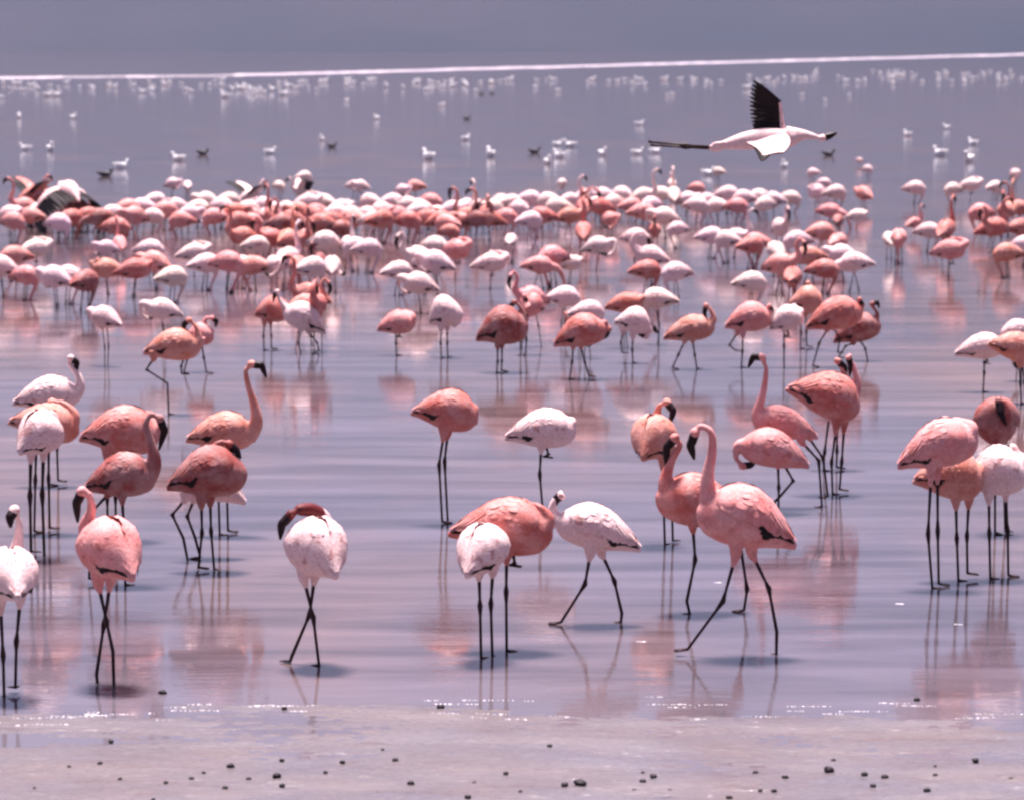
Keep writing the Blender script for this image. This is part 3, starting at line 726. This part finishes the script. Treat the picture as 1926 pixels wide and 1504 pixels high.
# x, y of the body in the picture, facing (r, l, a = away, t = towards), pose, tone[, size]
FLOCK = '''
50,390,l,up,p;19,404,r,sleep,w;80,374,r,tuck,p;133,410,r,feed,s;215,402,l,feed,w;255,411,l,preen,p;218,427,r,feed,s
324,345,r,preen,w,.8;353,350,a,feed,w,.8;292,377,r,feed,w;287,400,r,feed,w;332,388,l,sleep,w;354,400,r,preen,w;391,380,l,preen,w;417,393,r,feed,w
66,468,r,tuck,w;30,478,l,feed,p;203,465,l,preen,w,.8;226,462,a,up,p,.8;282,465,r,feed,w;364,470,r,tuck,w
5,505,l,preen,w;48,510,r,feed,p;106,522,l,preen,w;128,516,r,feed,w;160,530,a,feed,r;202,500,l,sleep,o;253,505,r,sleep,s;293,494,l,preen,p;324,515,r,feed,w;386,494,r,feed,w;428,498,r,feed,p
200,594,l,preen,w;308,577,l,preen,w
466,388,r,feed,w;498,385,l,sleep,w;538,388,r,feed,w;578,385,r,tuck,w;610,382,l,feed,w;641,390,r,sleep,w;697,377,l,feed,w;737,380,r,feed,w;769,388,l,sleep,w;809,380,r,feed,p
524,348,r,feed,w,.75;572,334,r,feed,w,.8;665,347,r,feed,w,.75;680,350,l,preen,w,.75;756,356,r,preen,w,.8;782,350,l,feed,p,.85
671,409,l,feed,p;703,414,r,feed,w;750,409,l,sleep,p;801,411,r,tuck,s;841,417,l,feed,p;849,398,r,preen,w;881,388,l,hook,w
471,412,r,feed,p;514,409,a,up,s;551,414,l,hook,s;590,405,r,feed,s;625,410,l,feed,s;902,390,a,up,w;915,400,t,hook,s;942,377,r,feed,w
460,448,l,up,s;482,452,r,feed,w;500,440,a,feed,s;514,446,l,hook,s;540,448,a,up,o;551,456,r,hook,s;575,450,t,up,s;610,457,r,feed,w;655,457,t,up,w;672,462,l,feed,w;692,465,r,feed,w
452,491,r,feed,w;480,494,l,feed,p;516,494,t,preen,w;540,491,a,up,w;560,498,t,feed,s;586,505,r,feed,w;600,488,t,hook,r;625,497,a,preen,w
572,568,r,hook,o;598,572,t,arch,s;585,560,l,up,s
748,502,r,feed,w;788,486,l,hook,w;800,495,r,preen,w;822,500,l,preen,w;790,531,l,preen,w;817,462,r,feed,w;857,475,r,tuck,p;921,491,r,tuck,w;845,430,r,feed,s,.9
961,457,a,feed,w,.8;945,377,l,feed,w;996,377,r,feed,w;1033,380,l,feed,w;1070,372,r,up,w;1100,366,r,feed,w;1134,369,l,sleep,w;1168,366,r,feed,w;1208,369,r,up,w
1246,363,l,feed,w;1267,372,a,up,w;1291,372,r,preen,w;1331,372,l,feed,w;1368,368,r,feed,w;1400,372,l,feed,w;1426,367,r,feed,w;1455,369,l,sleep,w;1485,367,r,feed,w
1057,342,t,preen,w,.8;1264,347,a,hook,w,.7;1310,348,r,feed,p,.85;1352,321,l,feed,w,.7
921,412,l,up,s;950,405,r,feed,p;996,412,r,feed,w;1020,408,l,feed,s;1070,404,r,hook,o;1098,395,a,arch,s;1147,408,t,preen,p;1130,392,l,arch,s;1208,400,r,feed,p;1251,409,l,preen,w
1097,444,a,up,s;1123,460,r,preen,w;1195,444,r,feed,w;1232,436,t,hook,s,.8;1275,430,l,feed,w,.85;1336,441,r,feed,w;1368,449,l,feed,w;1382,440,r,up,w
1014,492,r,walkdown,p;1040,488,l,feed,p;1072,492,r,sleep,w,.8;1224,486,l,arch,w;1215,500,r,feed,s;1272,507,l,feed,w
1060,555,r,feed,w;1105,582,r,feed,w;1177,565,r,sleep,s;1238,560,l,feed,w;1090,600,l,sleep,o,.8;1001,563,l,hook,p
1530,320,l,feed,w,.7;1549,341,r,feed,w,.75;1537,360,l,sleep,w;1570,362,r,feed,w;1631,317,r,feed,w,.65;1618,300,l,preen,w,.5;1625,360,a,preen,p;1561,392,r,walkdown,p;1576,410,a,feed,r,.8;1611,404,r,sleep,w,.75
1720,352,r,feed,w;1793,355,l,feed,w,.9;1824,351,r,tuck,w,.9;1870,349,r,feed,w,.9;1908,330,t,preen,w,.85
1423,450,l,feed,p;1466,434,t,hook,w;1500,449,l,feed,w;1543,441,r,feed,p;1460,470,a,preen,w;1412,458,r,feed,s;1575,450,a,feed,p
1521,482,l,walkdown,o;1466,501,r,hook,p;1411,522,r,feed,w;1585,479,l,preen,w;1606,497,l,walkdown,w;1490,520,a,feed,s;1548,500,r,feed,s
1690,449,t,feed,p;1672,452,a,preen,w,.8;1745,430,r,feed,w;1778,432,a,up,s,1.1;1784,476,r,tuck,p;1718,420,r,up,p,.6
1845,401,l,feed,p;1862,425,r,up,s;1876,430,l,hook,s;1900,394,a,up,o;1919,388,l,up,s;1916,424,r,feed,s;1895,473,l,feed,o;1926,455,r,feed,w;1890,405,t,hook,s
1916,617,l,feed,w
132,366,a,droop,w,1.4;104,374,t,droop,r,1.2;60,372,r,open,s,1;470,368,r,open,w,.9;572,360,l,open,w,.85;90,395,l,feed,s;165,400,r,feed,s;190,412,l,walkdown,r
24,418,r,feed,p;60,402,l,feed,p;110,418,r,feed,w;240,392,r,feed,p;270,388,l,feed,w;310,396,r,feed,p;372,392,r,feed,w;405,405,l,feed,p;440,396,r,feed,w;452,416,l,feed,s;430,378,r,feed,w
520,396,l,feed,w;556,394,r,feed,w;596,396,l,feed,p;655,402,r,feed,p;720,396,l,feed,w;786,400,r,feed,w;826,396,l,feed,w;862,410,r,feed,p;884,402,l,up,o;975,388,r,feed,w;1050,388,l,feed,w
1120,380,r,feed,w;1155,382,l,feed,w;1186,384,r,feed,p;1226,384,l,feed,w;1310,384,r,feed,w;1350,382,l,feed,w;1385,384,r,feed,p;1440,380,l,feed,w
440,404,r,preen,s;478,402,l,feed,p;505,398,r,feed,w;530,420,r,feed,r;566,404,l,preen,s;584,420,r,feed,r;606,424,l,feed,s;632,400,r,feed,w;640,424,r,feed,r;662,395,l,feed,w
690,404,r,feed,w;716,418,r,feed,s;735,400,l,preen,p;768,416,r,feed,s;790,386,l,feed,w;828,412,r,preen,s;865,392,r,feed,w;895,412,r,arch,r;930,394,l,preen,w;960,382,r,feed,w
75,392,l,feed,w;110,395,r,feed,r;150,398,l,preen,r;342,410,l,feed,p
'''
random.seed(11)
items = []
for ln in FLOCK.strip().splitlines():
    for it in ln.split(';'):
        p = it.split(',')
        items.append((float(p[0]), float(p[1]), p[2], p[3], p[4], float(p[5]) if len(p) > 5 else 1.0))
def rowname(y):
    if y < 361: return 'farthest row'
    if y < 391: return 'dense far band'
    if y < 430: return 'dense band edge'
    if y < 476: return 'row before band'
    if y < 540: return 'middle row'
    return 'nearer row'
cnt = {}
used = {}
items.sort(key=lambda q: q[0])
for (x, y, face, pose, tone, size) in items:
    sink = min(0.42*size, 0.42) if y < 430 else 0.34*size if y < 545 else 0.10
    s0 = 0.90*size*(1.30 if y < 430 else 1.20 if y < 545 else 1.04)
    hb = 0.68*s0-sink
    k = hb/CAMH
    fy = (y-HOR*k)/(1-k)
    src = PRO[pose]
    o = src if not used.get(pose) else copy_thing(src)
    used[pose] = True
    g_ = ground(x, fy)
    o.location = (g_.x, g_.y, -sink)
    base = {'r': 0, 'l': 180, 'a': 90, 't': -90}[face]
    o.rotation_euler = (0, 0, R(base+random.uniform(-36, 36)))
    s = s0*random.uniform(.95, 1.06)
    o.scale = (s, s, s*random.uniform(.96, 1.03))
    cc = TONE[tone]; j = random.uniform(.9, 1.08); cc = (min(.9, cc[0]*j), cc[1]*j*random.uniform(.92, 1.06), cc[2]*j*random.uniform(.92, 1.06), 1)
    for ch in o.children: ch.color = cc
    third = COLS[min(4, int(x/385.3))]
    rk = (rowname(y), third); cnt[rk] = cnt.get(rk, 0)+1
    tag(o, '%s flamingo, %s, %s from left in %s %s' % (TN[tone], POSE[pose], ORD[min(cnt[rk], len(ORD))-1], rk[0], third),
        'flamingo', 'flamingos of the flock on the lake')

# ------------------------------------------------------------------ flying flamingo
FARW = 1
def flying():
    Y = 24.0
    O = at_depth(1400, 268, Y)
    def L(x, y, d=0): return at_depth(x, y, Y+d)-O
    root = build_bird('flamingo', O, L(1330, 278), L(1500, 256), 0.078,
                      [L(1482, 258), L(1508, 254), L(1530, 257), L(1546, 260)], [L(1560, 256), L(1574, 250)],
                      [[L(1350, 278, -.03), L(1290, 273, -.03), L(1220, 267, -.03)], [L(1350, 280, .03), L(1290, 277, .03), L(1224, 273, .03)]],
                      TONE['w'], wide=.85, nr=(.05, .022), spread={FARW: (80, 98, .245, .10, .20, .22), -FARW: (-34, -30, .25, 1.3, .36, .95)}, leg_r=.011)
    tag(root, 'flamingo flying low to the right with black wing raised and legs trailing', 'flamingo')
flying()

# ------------------------------------------------------------------ gulls and ducks on the open lake
def gull_mesh(name, body_m, tip_m, head_m):
    V = []; Fc = []; mi = []
    def add(pts, seg, n, flat, m_):
        v, f = tube(pts, seg, n, flat); o0 = len(V); V.extend(v); Fc.extend([tuple(i+o0 for i in q) for q in f]); mi.extend([m_]*len(f))
    add([(V3(-.22, .10), .008), (V3(-.16, .085), .035), (V3(-.05, .06), .075), (V3(.06, .06), .08), (V3(.13, .09), .05), (V3(.15, .14), .036), (V3(.18, .185), .042), (V3(.215, .185), .022)], 10, 22, 1.0, 0)
    add([(V3(.21, .182), .013), (V3(.25, .175), .010), (V3(.27, .165), .003)], 6, None, 1.0, 2)
    for s in (1, -1):
        add([(V3(.08, .09, .06*s), .02), (V3(-.05, .105, .07*s), .035), (V3(-.18, .12, .035*s), .02), (V3(-.27, .13, .01*s), .004)], 6, 10, .4, 1)
    return V, Fc, mi
def gull(kind):
    body = M_gull if kind == 'gull' else M_grey
    root = bpy.data.objects.new(kind, None); COL.objects.link(root)
    v, f, mi = gull_mesh('body', None, None, None)
    fb = [q for q, m_ in zip(f, mi) if m_ == 0]; 
    def sub(name, m_, mat):
        keep = [q for q, k in zip(f, mi) if k == m_]
        ids = sorted({i for q in keep for i in q}); mp = {a: b_ for b_, a in enumerate(ids)}
        return mesh_obj(name, [v[i] for i in ids], [tuple(mp[i] for i in q) for q in keep], [mat], root)
    sub('body', 0, body); sub('wings', 1, M_gull if kind == 'gull' else M_grey); sub('bill', 2, M_bill)
    return root
def glint_gull(name, mat):
    v, f, mi = gull_mesh(name, None, None, None)
    return mesh_obj(name, v, f, [mat], None)
g0 = gull('gull'); d0 = gull('duck')
GULLS = [(48, 280, 'near the left edge, left of a close pair'), (95, 281, 'brightest of the close pair near the left edge'), (228, 314, 'just above the flock at left'),
 (708, 222, 'alone above the pink band left of centre'), (36, 219, 'in the upper left corner of the open water'), (138, 221, 'upper left, below the glints'),
 (335, 300, 'faint, above the left flock'), (605, 262, 'beside a dark duck left of centre'), (508, 287, 'flattened, left of centre'), (876, 261, 'directly below a dark duck'),
 (806, 297, 'large and bright above the middle flock'), (923, 292, 'large and bright, right of another bright one'), (1203, 233, 'above the flying bird legs'),
 (1049, 272, 'uppermost of a small cluster left of the flyer'), (1072, 274, 'right one of the small cluster left of the flyer'), (1030, 306, 'lowest of the small cluster left of the flyer'),
 (1052, 294, 'centre of the small cluster left of the flyer'), (1133, 290, 'stretched one under the flyer legs'), (1199, 288, 'under the flyer legs, left of a fainter one'),
 (1233, 286, 'fainter, under the flyer tail'), (1475, 313, 'below the flying bird wing'), (1332, 327, 'just above the far flock right of centre'),
 (1780, 240, 'highest at the right side'), (1768, 290, 'right side, left of a round bright one'), (1823, 302, 'round and bright at right'), (1830, 270, 'faint at the right side'),
 (1707, 253, 'small greyish at right'), (652, 188, 'just below the glints left of centre'), (831, 197, 'below the glints at centre'), (1255, 178, 'below the glints right of centre'),
 (1598, 178, 'below the far glints at right'), (1552, 188, 'flat, below the far glints at right'), (1508, 178, 'below the far glints, right of the raised wing'), (1265, 176, 'right of centre below the bank')]
for i, (x, y, lab) in enumerate(GULLS):
    o = g0 if i == 0 else copy_thing(g0)
    p = ground(x, y+3); o.location = p; o.rotation_euler = (0, 0, random.uniform(0, 6.28))
    s = random.uniform(.95, 1.2)*(1.25 if 'bright' in lab else 1.0); o.scale = (s*.9, s, s*1.1)
    tag(o, 'white gull floating '+lab, 'gull', 'gulls floating on the open lake')
DUCKS = [(878, 222, 'above a white gull near the centre'), (624, 274, 'right of a small white gull'), (198, 329, 'with flat back just above the left flock'), (381, 288, 'faint, above the left flock'),
 (1005, 285, 'left of the small gull cluster'), (1558, 290, 'below the flying bird head'), (905, 175, 'among the far glints at centre'), (925, 174, 'right one of the two among the far glints')]
for i, (x, y, lab) in enumerate(DUCKS):
    o = d0 if i == 0 else copy_thing(d0)
    o.location = ground(x, y+3); o.rotation_euler = (0, 0, random.uniform(-.4, .4)); s = random.uniform(.8, 1.0); o.scale = (s, s, s)
    tag(o, 'dark duck floating '+lab, 'duck', 'dark ducks on the open lake')
# glints on the far water, put in as tiny white gull shapes
far = glint_gull('gull', M_gull)
random.seed(5)
fx = [(x, 160+random.gauss(8, 7)-x*0.012) for x in [random.uniform(0, 1926) for _ in range(150)]]
fx += [(1690+random.gauss(0, 14), 140+random.uniform(-8, 12)) for _ in range(14)]+[(830+random.gauss(0, 50), 160+random.uniform(-6, 12)) for _ in range(14)]+[(470+random.gauss(0, 50), 172+random.uniform(-10, 14)) for _ in range(16)]
fc = {}
for i, (x, y) in enumerate(sorted(fx)):
    o = far if i == 0 else far.copy()
    if i: COL.objects.link(o)
    y = max(y, 134 if x > 1400 else 152)
    o.location = ground(x, y); o.rotation_euler = (0, 0, random.uniform(0, 6.28)); s = random.uniform(1.0, 2.0); o.scale = (s*.9, s, s*1.2)
    tn = min(9, max(0, int(x/192.6))); fc[tn] = fc.get(tn, 0)+1
    tag(o, "tiny gull-shaped glint under the salt bank, %s from left in the picture's %s tenth" % (ORD[min(fc[tn], len(ORD))-1], ORD[tn]), 'gull', 'tiny far glints below the salt bank')

# ------------------------------------------------------------------ pebbles on the mud
def pebble_mesh(seed):
    bm = bmesh.new(); bmesh.ops.create_icosphere(bm, subdivisions=2, radius=1.0)
    for v in bm.verts:
        v.co *= 1+0.28*noise.noise(v.co*1.3+Vector((seed*7.1, 0, 0))); v.co.z *= 0.7
    me = bpy.data.meshes.new('pebble'); bm.to_mesh(me); bm.free(); me.materials.append(M_pebble)
    me.polygons.foreach_set('use_smooth', [True]*len(me.polygons)); return me
PM = [pebble_mesh(i) for i in range(5)]
PEB = [(209, 1395, 4), (434, 1442, 6), (360, 1465, 5), (468, 1466, 5), (521, 1461, 7), (531, 1478, 5), (423, 1483, 5), (312, 1472, 4), (225, 1465, 4), (65, 1482, 3), (383, 1453, 3), (288, 1504, 4),
 (530, 1430, 4), (644, 1434, 5), (612, 1453, 4), (744, 1430, 5), (773, 1474, 6), (880, 1500, 6), (892, 1473, 4), (951, 1455, 4), (306, 1304, 6), (535, 1333, 4), (829, 1331, 6),
 (1034, 1403, 4), (1062, 1477, 6), (1091, 1475, 9), (1209, 1470, 5), (1229, 1461, 5), (1209, 1453, 3), (1421, 1454, 5), (1477, 1462, 5), (1559, 1451, 10), (1626, 1457, 6), (1664, 1462, 6),
 (1642, 1479, 6), (1456, 1488, 5), (1430, 1487, 4), (1568, 1431, 4), (1759, 1458, 4), (1759, 1441, 3), (1744, 1487, 5), (1835, 1431, 5), (1902, 1466, 5), (1724, 1317, 5), (1193, 1487, 4),
 (1260, 1487, 4), (979, 1489, 4), (720, 1410, 3), (188, 1436, 4), (130, 1442, 3), (1372, 1500, 4)]
cn = {}
for i, (x, y, r) in enumerate(sorted(PEB)):
    o = bpy.data.objects.new('pebble', PM[i % 5]); COL.objects.link(o)
    p = ground(x, y, 0.02 if y > 1340 else 0.0); p = ground(x, y, max(0.0, mudz(p.x, p.y)))
    rr_ = r*p.y/F*random.uniform(1.1, 1.4)
    o.location = p+Vector((0, 0, rr_*0.25)); o.scale = (rr_, rr_*random.uniform(.8, 1.2), rr_); o.rotation_euler = (0, 0, random.uniform(0, 6))
    sz = 'large' if r >= 9 else 'medium' if r >= 6 else 'small' if r >= 5 else 'tiny'
    place = 'in shallow water' if y < 1345 else 'on the mud'
    cl = 'left half' if x < 963 else 'right half'
    k = (sz, place, cl); cn[k] = cn.get(k, 0)+1
    tag(o, '%s black pebble %s, %s of its size from left in %s' % (sz, place, ORD[cn[k]-1], cl), 'pebble', 'black pebbles on the shore')

# grit on the mud, too fine to pick out singly
random.seed(33)
V = []; Fc = []
for i in range(1500):
    x = random.uniform(-3.2, 3.2); y = random.triangular(14.1, 16.1, 14.3); q = random.uniform(.0012, .0045); z = mudz(x, y)
    if z < 0.002 or noise.noise(Vector((x*1.5, y*5, 6))) < 0.0: continue
    n0 = len(V)
    V += [Vector((x-q, y-q*.6, z-.002)), Vector((x+q, y-q, z-.002)), Vector((x+q*.5, y+q, z-.002)), Vector((x, y, z+q))]
    Fc += [(n0, n0+1, n0+3), (n0+1, n0+2, n0+3), (n0+2, n0, n0+3)]
tag(mesh_obj('grit', V, Fc, [M_pebble]), kind='stuff')

# foamy flecks at the water's edge, some standing for bright glints as white shapes
random.seed(21)
V = []; Fc = []
def fleck(x, y, z, r):
    n0 = len(V); k = 7
    V.append(Vector((x, y, z+r*0.5)))
    for i in range(k):
        a = 2*math.pi*i/k; q = r*random.uniform(.4, 1.4); V.append(Vector((x+math.cos(a)*q*4.5, y+math.sin(a)*q, z-.002)))
    for i in range(k): Fc.append((n0, n0+1+i, n0+1+(i+1) % k))
for i in range(60):
    x = random.uniform(-3.3, 3.3); y = 16.2+0.15*noise.noise(Vector((x*0.9, 2, 0)))+random.gauss(0, 0.16)
    for k in range(random.randint(3, 16)):
        x += random.uniform(.006, .03); y += random.gauss(0, .0025)
        fleck(x, y, max(0, mudz(x, y))+.001, random.uniform(.0006, .0026)*(2.2 if random.random() < .05 else 1))
for i in range(8):
    x = random.uniform(-3.4, 3.4); y = random.uniform(16.5, 21)
    for k in range(4): fleck(x+k*.012, y+random.gauss(0, .003), 0.002, random.uniform(.001, .003))
tag(mesh_obj('foam_glints', V, Fc, [M_foam_glints]), kind='stuff')

# ------------------------------------------------------------------ hazy air over the lake
bm = bmesh.new(); bmesh.ops.create_cube(bm, size=1.0)
me = bpy.data.meshes.new('haze'); bm.to_mesh(me); bm.free()
hz = bpy.data.objects.new('haze', me); COL.objects.link(hz)
hz.scale = (19000, 11000, 640); hz.location = (0, 4500, 316)
mh = bpy.data.materials.new('hazy air'); mh.use_nodes = True; th = mh.node_tree
th.nodes.remove(th.nodes['Principled BSDF'])
pv = th.nodes.new('ShaderNodeVolumePrincipled')
pv.inputs['Color'].default_value = (0.40, 0.52, 1.0, 1); pv.inputs['Density'].default_value = 0.00003; pv.inputs['Anisotropy'].default_value = 0.0
th.links.new(pv.outputs[0], th.nodes['Material Output'].inputs['Volume'])
me.materials.append(mh)
tag(hz, kind='stuff')
